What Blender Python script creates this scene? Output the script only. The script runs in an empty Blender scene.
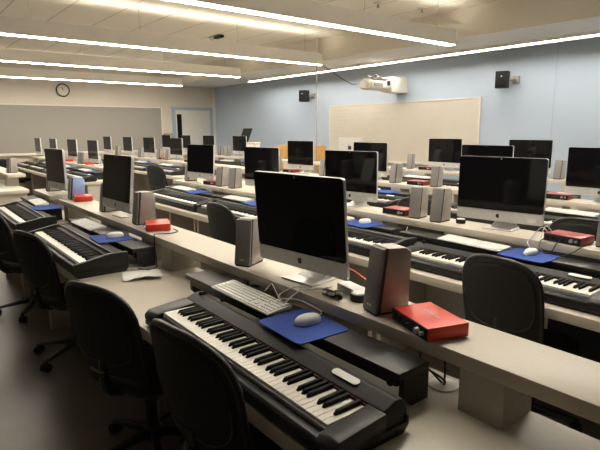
import bpy, bmesh, math, random
from mathutils import Vector, Matrix
random.seed(7)
C = bpy.context.scene.collection
SC = bpy.context.scene
PI = math.pi
R = math.radians

# ------------------------------------------------------------------ materials
def new_mat(name, col, rough=.5, metal=0., spec=.5, emit=None, strength=0.):
    m = bpy.data.materials.new(name); m.use_nodes = True
    b = m.node_tree.nodes['Principled BSDF']
    b.inputs['Base Color'].default_value = (*col, 1)
    b.inputs['Roughness'].default_value = rough
    b.inputs['Metallic'].default_value = metal
    b.inputs['Specular IOR Level'].default_value = spec
    if emit:
        b.inputs['Emission Color'].default_value = (*emit, 1)
        b.inputs['Emission Strength'].default_value = strength
    return m

def mottle(m, c1, c2, scale=3., detail=4., coord='Object', rough=None, bump=0.):
    nt = m.node_tree; n = nt.nodes; l = nt.links; b = n['Principled BSDF']
    tc = n.new('ShaderNodeTexCoord'); ns = n.new('ShaderNodeTexNoise'); rp = n.new('ShaderNodeValToRGB')
    ns.inputs['Scale'].default_value = scale; ns.inputs['Detail'].default_value = detail
    rp.color_ramp.elements[0].position = .35; rp.color_ramp.elements[1].position = .65
    rp.color_ramp.elements[0].color = (*c1, 1); rp.color_ramp.elements[1].color = (*c2, 1)
    l.new(tc.outputs[coord], ns.inputs['Vector']); l.new(ns.outputs['Fac'], rp.inputs['Fac'])
    l.new(rp.outputs['Color'], b.inputs['Base Color'])
    if rough:
        mr = n.new('ShaderNodeMapRange'); mr.inputs['To Min'].default_value = rough[0]; mr.inputs['To Max'].default_value = rough[1]
        l.new(ns.outputs['Fac'], mr.inputs['Value']); l.new(mr.outputs['Result'], b.inputs['Roughness'])
    if bump:
        bp = n.new('ShaderNodeBump'); bp.inputs['Strength'].default_value = bump; bp.inputs['Distance'].default_value = .002
        l.new(ns.outputs['Fac'], bp.inputs['Height']); l.new(bp.outputs['Normal'], b.inputs['Normal'])
    return m

def brick_mat(name, c1, c2, cm, bw, bh, mortar, rough=.7, axes='XY', off=(0, 0)):
    m = new_mat(name, c1, rough); nt = m.node_tree; n = nt.nodes; l = nt.links; b = n['Principled BSDF']
    g = n.new('ShaderNodeNewGeometry'); sx = n.new('ShaderNodeSeparateXYZ'); cx = n.new('ShaderNodeCombineXYZ')
    l.new(g.outputs['Position'], sx.inputs[0])
    for k, a in enumerate(axes):
        ad = n.new('ShaderNodeMath'); ad.inputs[1].default_value = off[k] + 100 * (bw if k == 0 else bh)
        l.new(sx.outputs[a], ad.inputs[0]); l.new(ad.outputs[0], cx.inputs[k])
    bt = n.new('ShaderNodeTexBrick'); bt.offset = 0
    bt.inputs['Scale'].default_value = 1; bt.inputs['Brick Width'].default_value = bw; bt.inputs['Row Height'].default_value = bh
    bt.inputs['Mortar Size'].default_value = mortar; bt.inputs['Mortar Smooth'].default_value = .3
    bt.inputs['Color1'].default_value = (*c1, 1); bt.inputs['Color2'].default_value = (*c2, 1); bt.inputs['Mortar'].default_value = (*cm, 1)
    l.new(cx.outputs[0], bt.inputs['Vector']); l.new(bt.outputs['Color'], b.inputs['Base Color'])
    return m

M = {}
M['laminate'] = mottle(new_mat('laminate', (.60, .53, .42), .42, spec=.4), (.56, .51, .42), (.575, .525, .435), 60, 3)
M['laminate_edge'] = mottle(new_mat('laminate_edge', (.5, .44, .36), .5), (.47, .42, .34), (.52, .46, .38), 60, 3)
M['panel'] = mottle(new_mat('panel', (.5, .45, .37), .6), (.47, .43, .37), (.485, .445, .385), 40, 3)
M['aluminium'] = mottle(new_mat('aluminium', (.70, .69, .67), .38, .55), (.68, .67, .65), (.72, .71, .69), 30, 2)
M['screen'] = mottle(new_mat('screen_glass', (.004, .004, .005), .05, spec=.2), (.004, .004, .005), (.005, .005, .006), 3, 1)
M['back_black'] = mottle(new_mat('black_shell', (.012, .012, .012), .7, spec=.15), (.011, .011, .011), (.014, .014, .014), 20, 2)
M['logo'] = mottle(new_mat('logo_black', (.01, .01, .01), .3), (.01, .01, .01), (.012, .012, .012), 9, 1)
M['sticker'] = mottle(new_mat('sticker_grey', (.82, .80, .77), .6), (.80, .78, .75), (.84, .82, .79), 40, 2)
M['white'] = mottle(new_mat('white_plastic', (.86, .85, .82), .4), (.85, .84, .81), (.88, .87, .84), 15, 2)
M['ivory'] = mottle(new_mat('ivory_key', (.84, .80, .72), .3), (.82, .78, .70), (.86, .82, .74), 15, 2)
M['ebony'] = mottle(new_mat('black_key', (.012, .012, .012), .6, spec=.12), (.011, .011, .011), (.015, .015, .015), 30, 2)
M['piano'] = mottle(new_mat('piano_casing', (.02, .02, .02), .42, spec=.3), (.016, .016, .016), (.019, .019, .018), 90, 2)
M['piano_panel'] = mottle(new_mat('piano_panel', (.03, .03, .03), .55, spec=.2), (.026, .026, .026), (.030, .030, .030), 120, 2)
M['silver_strip'] = mottle(new_mat('silver_strip', (.42, .43, .46), .4, .4), (.40, .41, .44), (.45, .46, .49), 20, 2)
M['stand'] = mottle(new_mat('black_stand', (.022, .021, .020), .48), (.020, .019, .018), (.028, .027, .025), 25, 4)
M['felt'] = mottle(new_mat('red_felt', (.10, .02, .015), .9), (.09, .018, .013), (.12, .025, .018), 50, 2)
M['pad'] = mottle(new_mat('blue_cloth', (.03, .075, .34), .85), (.028, .072, .33), (.034, .083, .37), 150, 3, bump=.2)
M['red'] = mottle(new_mat('red_metal', (.62, .045, .022), .38, .15), (.60, .042, .020), (.64, .05, .025), 40, 2)
M['deepred'] = mottle(new_mat('dark_red_metal', (.30, .025, .025), .35, .2), (.28, .022, .022), (.32, .03, .03), 40, 2)
M['knob'] = mottle(new_mat('knob_grey', (.42, .42, .43), .3, .6), (.40, .40, .41), (.45, .45, .46), 20, 2)
M['socket'] = mottle(new_mat('socket_dark', (.02, .02, .022), .5, spec=.25), (.016, .016, .018), (.022, .022, .024), 20, 2)
M['grille'] = mottle(new_mat('speaker_grille', (.26, .25, .24), .55, .2), (.24, .23, .22), (.28, .27, .26), 300, 1)
M['shell'] = mottle(new_mat('speaker_shell', (.42, .39, .36), .45, .5), (.40, .37, .34), (.44, .41, .38), 20, 2)
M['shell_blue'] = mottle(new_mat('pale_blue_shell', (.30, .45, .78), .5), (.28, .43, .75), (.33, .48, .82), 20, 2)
M['rubber'] = mottle(new_mat('rubber', (.012, .012, .012), .7), (.011, .011, .011), (.014, .014, .014), 30, 2)
M['chair'] = mottle(new_mat('chair_fabric', (.02, .02, .02), .8, spec=.25), (.032, .031, .030), (.038, .037, .036), 180, 3, bump=.25)
M['chair_plastic'] = mottle(new_mat('chair_plastic', (.02, .02, .02), .4, spec=.5), (.018, .018, .018), (.022, .022, .022), 40, 3)
M['chair_steel'] = mottle(new_mat('chair_blue_grey', (.055, .065, .085), .45), (.05, .06, .08), (.06, .07, .09), 30, 2)
M['cable_black'] = mottle(new_mat('black_cable', (.012, .012, .012), .5), (.011, .011, .011), (.015, .015, .015), 30, 2)
M['cable_white'] = mottle(new_mat('white_cable', (.72, .70, .66), .45), (.70, .68, .64), (.75, .73, .69), 30, 2)
M['cable_orange'] = mottle(new_mat('orange_cable', (.55, .13, .06), .5), (.52, .12, .055), (.58, .14, .065), 30, 2)
M['paper'] = mottle(new_mat('paper', (.78, .77, .75), .8), (.75, .74, .72), (.80, .79, .77), 20, 2)
M['clear'] = mottle(new_mat('pale_plastic', (.55, .62, .66), .25), (.50, .57, .61), (.60, .66, .70), 60, 2)
M['wood'] = mottle(new_mat('orange_wood', (.55, .30, .07), .5), (.50, .26, .055), (.60, .34, .09), 9, 4)
M['fixture'] = mottle(new_mat('fixture_white', (.80, .76, .69), .6), (.79, .75, .68), (.81, .77, .70), 8, 2)
M['blue_paint'] = mottle(new_mat('blue_wall_paint', (.41, .48, .575), .75), (.405, .475, .57), (.415, .485, .58), 2, 3)
M['beige_paint'] = mottle(new_mat('beige_wall_paint', (.58, .53, .46), .8), (.57, .52, .45), (.59, .54, .47), 2, 3)
M['bulkhead'] = mottle(new_mat('bulkhead_paint', (.70, .65, .56), .8), (.69, .64, .55), (.71, .66, .57), 2, 3)
M['soffit'] = mottle(new_mat('soffit_paint', (.74, .72, .69), .8), (.73, .71, .68), (.75, .73, .70), 2, 3)
M['greyboard'] = mottle(new_mat('grey_tackboard', (.28, .265, .24), .9), (.27, .255, .23), (.295, .28, .255), 50, 4)
M['low_bounce'] = mottle(new_mat('low_bounce_wall', (.2, .185, .165), .9), (.19, .175, .155), (.21, .195, .175), 30, 3)  # unseen camera-side walls, darkened to reduce bounce on the front row
M['trim'] = mottle(new_mat('pale_trim', (.66, .62, .55), .5), (.65, .61, .54), (.67, .63, .56), 10, 2)
M['door_paint'] = mottle(new_mat('door_paint', (.62, .60, .56), .55), (.61, .59, .55), (.63, .61, .57), 5, 2)
M['frame_paint'] = mottle(new_mat('frame_blue_grey', (.33, .40, .48), .5), (.32, .39, .47), (.34, .41, .49), 5, 2)
M['board'] = mottle(new_mat('whiteboard', (.55, .51, .435), .4), (.53, .49, .415), (.57, .53, .455), 1.3, 4)
M['ink'] = mottle(new_mat('faint_ink', (.36, .32, .27), .6), (.34, .30, .25), (.39, .35, .29), 20, 2)
M['clock_face'] = mottle(new_mat('clock_face', (.60, .56, .47), .5), (.58, .54, .45), (.62, .58, .49), 10, 2)
M['clock_rim'] = mottle(new_mat('clock_rim', (.03, .027, .024), .4), (.028, .025, .022), (.034, .03, .027), 10, 2)
M['projector'] = mottle(new_mat('projector_white', (.74, .70, .63), .5), (.72, .68, .61), (.76, .72, .65), 10, 2)
M['grey_metal'] = mottle(new_mat('grey_metal', (.28, .27, .25), .5, .3), (.26, .25, .23), (.30, .29, .27), 20, 2)
M['floor'] = mottle(new_mat('floor_vinyl', (.26, .24, .20), .3, spec=.4), (.20, .185, .155), (.225, .205, .175), 5, 6, rough=(.28, .38))
M['ceiling'] = brick_mat('ceiling_tiles', (.76, .72, .64), (.745, .705, .625), (.46, .42, .37), 60., .67, .012, .9, 'XY', (0, .44))
LC = (1.0, .92, .79)
M['lamp'] = new_mat('lamp_diffuser', (.9, .88, .82), .5, emit=LC, strength=30.)
M['uplamp'] = new_mat('uplight_diffuser', (.9, .88, .82), .5, emit=LC, strength=7.)
M['walllamp'] = new_mat('wall_lamp_diffuser', (.9, .88, .82), .5, emit=(1, .94, .84), strength=29.)
# key-cap pattern used on the small distant computer keyboards
M['keycaps'] = new_mat('keycap_grid', (.8, .78, .74), .45)
def _keycaps():
    m = M['keycaps']; nt = m.node_tree; n = nt.nodes; l = nt.links
    tc = n.new('ShaderNodeTexCoord'); bt = n.new('ShaderNodeTexBrick')
    bt.inputs['Scale'].default_value = 1; bt.inputs['Brick Width'].default_value = .019; bt.inputs['Row Height'].default_value = .0185
    bt.inputs['Mortar Size'].default_value = .0016
    bt.inputs['Color1'].default_value = (.82, .80, .76, 1); bt.inputs['Color2'].default_value = (.80, .78, .74, 1); bt.inputs['Mortar'].default_value = (.42, .41, .39, 1)
    l.new(tc.outputs['Object'], bt.inputs['Vector']); l.new(bt.outputs['Color'], n['Principled BSDF'].inputs['Base Color'])
_keycaps()

# ------------------------------------------------------------------ mesh builder
def rrect(x0, x1, z0, z1, r, n=5):
    P = []
    for cx, cz, a0 in ((x1 - r, z1 - r, 0), (x0 + r, z1 - r, 90), (x0 + r, z0 + r, 180), (x1 - r, z0 + r, 270)):
        for k in range(n + 1):
            a = R(a0 + 90 * k / n); P.append((cx + r * math.cos(a), cz + r * math.sin(a)))
    return P
class MB:
    def __init__(s): s.bm = bmesh.new()
    def box(s, x0, x1, y0, y1, z0, z1, bev=0., seg=2, mat=None):
        t = bmesh.new(); bmesh.ops.create_cube(t, size=1)
        bmesh.ops.scale(t, vec=(x1 - x0, y1 - y0, z1 - z0), verts=t.verts)
        bmesh.ops.translate(t, vec=((x0 + x1) / 2, (y0 + y1) / 2, (z0 + z1) / 2), verts=t.verts)
        if bev: bmesh.ops.bevel(t, geom=t.edges[:], offset=bev, segments=seg, affect='EDGES', profile=.5)
        return s._add(t, mat)
    def _add(s, t, mat=None):
        if mat is not None: bmesh.ops.transform(t, matrix=mat, verts=t.verts)
        me = bpy.data.meshes.new('t'); t.to_mesh(me); t.free(); s.bm.from_mesh(me); bpy.data.meshes.remove(me); return s
    def cyl(s, x, y, z0, z1, r0, r1=None, n=20, mat=None):
        t = bmesh.new(); r1 = r0 if r1 is None else r1
        bmesh.ops.create_cone(t, cap_ends=True, segments=n, radius1=r0, radius2=r1, depth=z1 - z0)
        bmesh.ops.translate(t, vec=(x, y, (z0 + z1) / 2), verts=t.verts)
        return s._add(t, mat)
    def lathe(s, prof, n=24, mat=None):
        t = bmesh.new(); rings = []
        for r, z in prof:
            rings.append([t.verts.new((r * math.cos(2 * PI * k / n), r * math.sin(2 * PI * k / n), z)) for k in range(n)])
        for a, b in zip(rings, rings[1:]):
            for k in range(n): t.faces.new((a[k], a[(k + 1) % n], b[(k + 1) % n], b[k]))
        if prof[0][0] > 1e-6: t.faces.new(rings[0][::-1])
        if prof[-1][0] > 1e-6: t.faces.new(rings[-1])
        bmesh.ops.remove_doubles(t, verts=t.verts, dist=1e-6)
        bmesh.ops.recalc_face_normals(t, faces=t.faces)
        return s._add(t, mat)
    def prism(s, pts, a0, a1, axis='x', mat=None, bev=0.):
        # pts in the plane normal to axis: x -> (y,z), y -> (x,z), z -> (x,y)
        t = bmesh.new()
        f = {'x': lambda p, a: (a, p[0], p[1]), 'y': lambda p, a: (p[0], a, p[1]), 'z': lambda p, a: (p[0], p[1], a)}[axis]
        A = [t.verts.new(f(p, a0)) for p in pts]; B = [t.verts.new(f(p, a1)) for p in pts]
        n = len(pts)
        t.faces.new(A); t.faces.new(B[::-1])
        for k in range(n): t.faces.new((A[k], B[k], B[(k + 1) % n], A[(k + 1) % n]))
        bmesh.ops.recalc_face_normals(t, faces=t.faces)
        if bev: bmesh.ops.bevel(t, geom=t.edges[:], offset=bev, segments=2, affect='EDGES', profile=.5)
        return s._add(t, mat)
    def tube(s, pts, r, n=8, closed=False, smooth=True):
        P = [Vector(p) for p in pts]
        if smooth and len(P) > 2:
            Q = []; L = len(P)
            rng = range(L if closed else L - 1)
            for i in rng:
                p0 = P[(i - 1) % L] if closed or i > 0 else P[i]; p1 = P[i]; p2 = P[(i + 1) % L]; p3 = P[(i + 2) % L] if closed or i + 2 < L else P[(i + 1) % L]
                for k in range(6):
                    u = k / 6
                    Q.append(.5 * ((2 * p1) + (-p0 + p2) * u + (2 * p0 - 5 * p1 + 4 * p2 - p3) * u * u + (-p0 + 3 * p1 - 3 * p2 + p3) * u ** 3))
            if not closed: Q.append(P[-1])
            P = Q
        t = bmesh.new(); rings = []; L = len(P)
        up = Vector((0, 0, 1))
        for i, p in enumerate(P):
            if closed: d = P[(i + 1) % L] - P[(i - 1) % L]
            else: d = P[min(i + 1, L - 1)] - P[max(i - 1, 0)]
            d.normalize()
            a = d.cross(up)
            if a.length < 1e-3: a = d.cross(Vector((1, 0, 0)))
            a.normalize(); b = d.cross(a)
            rr = r(i / max(1, L - 1)) if callable(r) else r
            rings.append([t.verts.new(p + rr * (math.cos(2 * PI * k / n) * a + math.sin(2 * PI * k / n) * b)) for k in range(n)])
        for i in range(L if closed else L - 1):
            A = rings[i]; B = rings[(i + 1) % L]
            for k in range(n): t.faces.new((A[k], A[(k + 1) % n], B[(k + 1) % n], B[k]))
        if not closed: t.faces.new(rings[0][::-1]); t.faces.new(rings[-1])
        bmesh.ops.recalc_face_normals(t, faces=t.faces)
        return s._add(t)
    def sheet(s, f, nu, nv, th):
        # thick sheet from f(u,v)->Vector, u,v in 0..1, thickness along the normal
        t = bmesh.new(); P = [[Vector(f(i / nu, j / nv)) for j in range(nv + 1)] for i in range(nu + 1)]
        def nrm(i, j):
            a = P[min(i + 1, nu)][j] - P[max(i - 1, 0)][j]; b = P[i][min(j + 1, nv)] - P[i][max(j - 1, 0)]
            n = a.cross(b); return n.normalized() if n.length > 1e-9 else Vector((0, -1, 0))
        A = [[t.verts.new(P[i][j]) for j in range(nv + 1)] for i in range(nu + 1)]
        B = [[t.verts.new(P[i][j] + th * nrm(i, j)) for j in range(nv + 1)] for i in range(nu + 1)]
        for i in range(nu):
            for j in range(nv):
                t.faces.new((A[i][j], A[i + 1][j], A[i + 1][j + 1], A[i][j + 1])); t.faces.new((B[i][j], B[i][j + 1], B[i + 1][j + 1], B[i + 1][j]))
        rim = [(i, 0) for i in range(nu)] + [(nu, j) for j in range(nv)] + [(i, nv) for i in range(nu, 0, -1)] + [(0, j) for j in range(nv, 0, -1)]
        for k in range(len(rim)):
            (i, j), (p, q) = rim[k], rim[(k + 1) % len(rim)]
            t.faces.new((A[i][j], B[i][j], B[p][q], A[p][q]))
        bmesh.ops.remove_doubles(t, verts=t.verts, dist=1e-5)
        bmesh.ops.recalc_face_normals(t, faces=t.faces)
        return s._add(t)
    def mesh(s, name, mat, ang=35):
        me = bpy.data.meshes.new(name); s.bm.to_mesh(me); s.bm.free()
        me.materials.append(mat)
        for p in me.polygons: p.use_smooth = True
        me.set_sharp_from_angle(angle=R(ang))
        return me

CACHE = {}
def part(name, key, build, mat, parent=None, loc=(0, 0, 0), rot=(0, 0, 0), label=None, ang=35):
    """one mesh object; meshes are shared between repeats by key"""
    k = (key, mat.name)
    if k not in CACHE:
        mb = MB(); build(mb); CACHE[k] = mb.mesh(name, mat, ang)
    o = bpy.data.objects.new(name, CACHE[k]); C.objects.link(o)
    o.location = loc; o.rotation_euler = rot
    if parent: o.parent = parent
    if label: o['label'] = label
    return o
def text_mesh(key, body, size, ext=.0006):
    if key in CACHE: return CACHE[key]
    cu = bpy.data.curves.new('lettering', 'FONT'); cu.body = body; cu.size = size; cu.extrude = ext; cu.align_x = 'CENTER'; cu.align_y = 'CENTER'
    o = bpy.data.objects.new('lettering', cu); C.objects.link(o)
    dg = bpy.context.evaluated_depsgraph_get(); dg.update()
    me = bpy.data.meshes.new_from_object(o.evaluated_get(dg)); me.materials.clear(); me.materials.append(M['sticker'])
    bpy.data.objects.remove(o); bpy.data.curves.remove(cu)
    CACHE[key] = me; return me
def text_part(key, body, size, parent, loc, rot, mat=None):
    me = text_mesh(key, body, size)
    if mat: me.materials[0] = mat
    o = bpy.data.objects.new('lettering', me); C.objects.link(o); o.parent = parent; o.location = loc; o.rotation_euler = rot
    return o

def root(name, loc, rz=0.):
    o = bpy.data.objects.new(name, None); C.objects.link(o); o.location = loc; o.rotation_euler = (0, 0, rz); o.empty_display_size = .05
    return o
def tag(o, label, cat, group=None):
    o['label'] = label; o['category'] = cat
    if group: o['group'] = group
    return o
def struct(name, build, mat, ang=35):
    o = part(name, 'S_' + name, build, mat, ang=ang); o['kind'] = 'structure'; return o

# repeats register here; their labels are written at the end, counted from the right in each row
REG = {}
ROWNAME = {1: 'front row', 2: 'second row', 3: 'third row', 4: 'back row'}
def reg(kind, row, o, text, cat, group):
    REG.setdefault((kind, row), []).append((o, text)); o['category'] = cat; o['group'] = group + ' on the ' + ROWNAME[row]
NTH = ['rightmost', 'second from right', 'third from right', 'fourth from right', 'fifth from right', 'sixth from right', 'seventh from right', 'eighth from right', 'ninth from right', 'tenth from right', 'eleventh from right', 'twelfth from right', 'thirteenth from right', 'fourteenth from right', 'fifteenth from right', 'sixteenth from right', 'seventeenth from right', 'eighteenth from right', 'nineteenth from right', 'twentieth from right']
def finish_labels():
    for (kind, row), L in REG.items():
        L.sort(key=lambda e: -e[0].location.x)
        for k, (o, text) in enumerate(L):
            if 'label' in o: continue
            w = NTH[k] if k < len(L) - 1 or len(L) == 1 else 'leftmost'
            if len(L) == 1: o['label'] = text + ', ' + ROWNAME[row] + ', the only one there'
            else: o['label'] = text + ', ' + ROWNAME[row] + ', ' + w

# ------------------------------------------------------------------ room
XW, YW, XF, YF = -14.5, 8.27, 4.6, -3.6       # far wall, blue wall, wall behind right, wall behind camera
ZC, ZS, YB = 3.25, 2.85, 6.70                  # ceiling, soffit height, bulkhead face
struct('floor', lambda m: m.box(XW - .1, XF + .1, YF - .1, YW + .1, -.1, 0), M['floor'])
struct('ceiling', lambda m: m.box(XW - .1, XF + .1, YF - .1, YB + .02, ZC, ZC + .1), M['ceiling'])
def _soffit(m): m.box(XW - .1, XF + .1, YB + .02, YW + .1, ZS, ZC + .1)
struct('ceiling_soffit', _soffit, M['soffit'])
struct('trim_bulkhead', lambda m: m.box(XW, XF, YB, YB + .02, ZS - .002, ZC), M['bulkhead'])
struct('wall_right', lambda m: m.box(XW - .1, XF + .1, YW, YW + .1, 0, ZS), M['blue_paint'])
struct('wall_back', lambda m: m.box(XW - .1, XW, YF, YW, 0, ZC), M['beige_paint'])
struct('wall_left', lambda m: m.box(XW - .1, XF + .1, YF - .1, YF, 0, ZC), M['low_bounce'])
struct('wall_front', lambda m: m.box(XF, XF + .1, YF, YW, 0, ZC), M['low_bounce'])
struct('baseboard_right', lambda m: m.box(XW, XF, YW - .012, YW, 0, .1), M['frame_paint'])
struct('baseboard_back', lambda m: m.box(XW, XW + .012, YF, 6.8, 0, .1), M['frame_paint'])
struct('trim_corner', lambda m: m.box(XW, XW + .03, YW - .11, YW, 0, ZS), M['trim'])
for k, x in enumerate((-9.33, -3.9)):
    struct('trim_%d' % (k + 1), lambda m: m.box(x - .006, x + .006, YW - .003, YW, .1, ZS), M['frame_paint'])

# grey pin board on the far wall, its ledge, the clock, the door
gb = tag(root('pin_board', (XW, 2.2, .97)), 'long grey pin board on the far left wall below the clock', 'pin board')
part('panel', 'gb', lambda m: m.box(.0, .018, -4.1, 4.26, .03, 1.22), M['greyboard'], gb)
part('frame', 'gbf', lambda m: (m.box(0, .026, -4.13, 4.29, 1.215, 1.245), m.box(0, .026, 4.255, 4.29, 0, 1.245), m.box(0, .026, -4.13, -4.1, 0, 1.245)), M['trim'], gb)
part('ledge', 'gbl', lambda m: m.box(0, .07, -4.13, 4.29, -.03, .03, .006), M['trim'], gb)
ck = tag(root('wall_clock', (XW, 3.795, 2.585)), 'round wall clock with dark rim on the far left wall', 'clock')
RY = Matrix.Rotation(PI / 2, 4, 'Y')
part('body', 'ckb', lambda m: m.cyl(0, 0, 0, .035, .165, n=40, mat=RY), M['clock_rim'], ck)
part('face', 'ckf', lambda m: m.cyl(0, 0, .035, .039, .143, n=40, mat=RY), M['clock_face'], ck)
part('rim', 'ckr', lambda m: m.tube([(.04, .155 * math.cos(a), .155 * math.sin(a)) for a in [k * PI / 12 for k in range(24)]], .016, closed=True), M['clock_rim'], ck)
part('hour_hand', 'ckh', lambda m: m.box(.040, .043, -.006, .006, -.01, .075, mat=Matrix.Rotation(R(12), 4, 'X')), M['clock_rim'], ck)
part('minute_hand', 'ckm', lambda m: m.box(.044, .047, -.004, .004, -.02, .115, mat=Matrix.Rotation(R(24), 4, 'X')), M['clock_rim'], ck)
for k in range(12): part('dial_mark', 'ckt', lambda m: m.box(.039, .042, -.004, .004, .112, .132), M['clock_rim'], ck, rot=(k * PI / 6, 0, 0))
dr = root('door_1', (XW, 7.48, 0)); dr['kind'] = 'structure'
part('door_leaf', 'dl', lambda m: (m.box(.0, .03, -.58, .58, .01, 2.14, .003)), M['door_paint'], dr)
part('door_frame', 'df', lambda m: (m.box(0, .05, -.68, -.58, 0, 2.23), m.box(0, .05, .58, .68, 0, 2.23), m.box(0, .05, -.58, .58, 2.14, 2.23)), M['frame_paint'], dr)
part('vision_panel', 'dv', lambda m: m.box(.028, .034, -.53, -.38, .95, 2.02), M['screen'], dr)
part('handle', 'dh', lambda m: (m.tube([(.03, -.5, 1.0), (.085, -.5, 1.0), (.085, -.39, 1.0)], .01, smooth=False)), M['knob'], dr)

# whiteboard with faint handwriting
wb = tag(root('whiteboard', (-7.14, YW, .90)), 'large cream whiteboard with faint handwriting on the blue wall', 'whiteboard')
part('panel', 'wbp', lambda m: m.box(-1.955, 1.955, -.02, 0, 0, 1.18), M['board'], wb)
def _wbf(m):
    for b in ((-1.98, -1.95, -.03, 0, -.02, 1.2), (1.95, 1.98, -.03, 0, -.02, 1.2), (-1.95, 1.95, -.03, 0, 1.18, 1.2), (-1.95, 1.95, -.03, 0, -.02, .0)): m.box(*b)
part('frame', 'wbf', _wbf, M['trim'], wb)
part('pen_tray', 'wbt', lambda m: m.prism([(-.09, -.035), (-.09, -.005), (-.082, -.005), (-.078, -.022), (0, -.022), (0, -.045)], -1.95, 1.95, 'x'), M['trim'], wb)
rr = random.Random(3)
def _line(m, x, z, n, amp, r, step):
    for w in range(n):
        L = rr.uniform(.05, .16); k = int(L / step)
        m.tube([(x + j * step, -.0215, z + rr.uniform(-amp, amp)) for j in range(k + 2)], r, n=4, smooth=False); x += L + .045
for i in range(9): part('handwriting_line', 'wbh%d' % i, lambda m: _line(m, -1.85, 1.08 - i * .075, rr.randint(3, 6), .017, .0024, .014), M['ink'], wb)
for i in range(4): part('handwriting_line', 'wbi%d' % i, lambda m: _line(m, -.7 + .03 * i, 1.0 - i * .13, 4, .015, .0016, .016), M['ink'], wb)
# pendant lights: long boxes running from the front of the room to the back
def pendant(x, lab, y0=.5):
    p = tag(root('pendant_light', (x, 0, 2.70)), lab, 'ceiling light', 'linear pendant lights')
    y1 = 6.36; k = '%.2f' % y0
    part('housing', 'ph' + k, lambda m: (m.box(-.06, -.05, y0, y1, .006, .2), m.box(.05, .06, y0, y1, .006, .2), m.box(-.06, .06, y0, y0 + .01, .006, .2), m.box(-.06, .06, y1 - .01, y1, .006, .2), m.box(-.05, .05, y0 + .01, y1 - .01, .09, .11)), M['fixture'], p)
    part('diffuser', 'pd' + k, lambda m: m.box(-.0495, .0495, y0 + .0105, y1 - .0105, 0, .02), M['lamp'], p)
    part('uplight', 'pu' + k, lambda m: m.box(-.04, .04, y0 + .02, y1 - .02, .11, .125), M['uplamp'], p)
    for y in (1.6, 3.0, 4.6, 6.0):
        part('suspension_cable', 'pc', lambda m: m.cyl(0, 0, .10, ZC - 2.70, .003, n=8), M['grey_metal'], p, (0, y, 0))
pendant(-4.48, 'long white pendant light ending nearest the top right corner', 1.12)
pendant(-7.28, 'long white pendant light ending above the dark wall speaker at left')
pendant(-10.03, 'long white pendant light third along from the right')
pendant(-12.88, 'long white pendant light farthest, nearest the clock')
pendant(-1.70, 'long white pendant light at the far right, closest to the camera side', 1.12)
wl = tag(root('wall_washer_light', (0, 7.72, ZS)), 'long slim light under the soffit along the blue wall', 'wall light')
part('housing', 'wlh', lambda m: (m.box(-11.72, 1.5, -.05, -.035, -.05, 0), m.box(-11.72, 1.5, .035, .05, -.062, 0), m.box(-11.72, -11.70, -.05, .05, -.05, 0)), M['fixture'], wl)
part('diffuser', 'wld', lambda m: m.box(-11.7, 1.5, -.0345, .0345, -.042, -.01), M['walllamp'], wl)

# ceiling bits
sp = tag(root('ceiling_bracket', (-8.6, 4.98, ZC)), 'small dark metal bracket fixed to the ceiling tiles', 'bracket')
part('plate', 'cbp', lambda m: m.box(-.24, .18, -.05, .05, -.012, 0, .003), M['grey_metal'], sp)
part('arm', 'cba', lambda m: (m.tube([(-.2, 0, -.01), (-.12, -.02, -.10), (-.05, 0, -.01)], .01, smooth=False)), M['grey_metal'], sp)
part('head', 'cbh', lambda m: m.box(-.02, .22, -.04, .04, -.06, -.012, .01), M['rubber'], sp)
for (x, y, lab) in ((-4.9, 6.2, 'small round ceiling sprinkler at top right beside the bulkhead'), (-5.09, 5.49, 'small ceiling sprinkler above the long nearest pendant light')):
    s_ = tag(root('sprinkler_head', (x, y, ZC)), lab, 'sprinkler')
    part('plate', 'shp', lambda m: m.lathe([(.075, 0), (.07, -.012), (.03, -.02)][::-1]), M['trim'], s_)
    part('nozzle', 'shn', lambda m: m.lathe([(.03, -.06), (.012, -.055), (.012, -.015)]), M['grey_metal'], s_)
pl = tag(root('power_pole', (-7.66, 6.60, 0)), 'thin pale pole dropping from the ceiling beside the whiteboard', 'pole')
part('upper_sleeve', 'pps', lambda m: m.cyl(0, 0, 2.92, ZC, .022, n=12), M['trim'], pl)
part('rod', 'ppr', lambda m: m.cyl(0, 0, .0, 2.93, .008, n=10), M['grey_metal'], pl)

# projector on its wall arm
pj = tag(root('projector', (-7.0, YW, 2.40)), 'white short-throw projector with cables mounted above the whiteboard', 'projector')
part('wall_arm', 'pja', lambda m: m.box(-.12, .18, -.47, 0, -.14, .15, .012), M['projector'], pj)
part('body', 'pjb', lambda m: m.prism([(-.17, -.06), (-.12, -.10), (.10, -.10), (.15, -.06), (.15, .03), (.08, .07), (-.12, .07), (-.17, .03)], -1.0, -.475, 'y', bev=.02), M['projector'], pj)
part('lens_bulge', 'pjl', lambda m: m.lathe([(.0, .10), (.06, .095), (.11, .06), (.135, .0), (.125, -.08)][::-1], mat=Matrix.Translation((.0, -.98, .0))), M['projector'], pj)
part('lens', 'pjn', lambda m: m.prism(rrect(-.58, -.49, -.02, .07, .02), .15, .156, 'x'), M['socket'], pj)
part('vent', 'pjv', lambda m: (m.box(.148, .155, -.95, -.7, -.05, .02), m.box(-.1, .06, -.72, -.5, .07, .12, .01)), M['grey_metal'], pj)
part('mount_plate', 'pjm', lambda m: m.box(-.06, .06, -.9, -.40, .10, .125, .004), M['grey_metal'], pj)
part('cable', 'pjc', lambda m: (m.tube([(.06, -.95, .08), (.0, -.98, .16), (.02, -.86, .13), (.06, -.8, .17), (.08, -.68, .10), (.10, -.5, .12)], .014), m.tube([(.1, -1.02, .04), (.06, -.94, .13), (.1, -.85, .09), (.08, -.74, .15), (.11, -.6, .07)], .010)), M['grey_metal'], pj)
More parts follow.
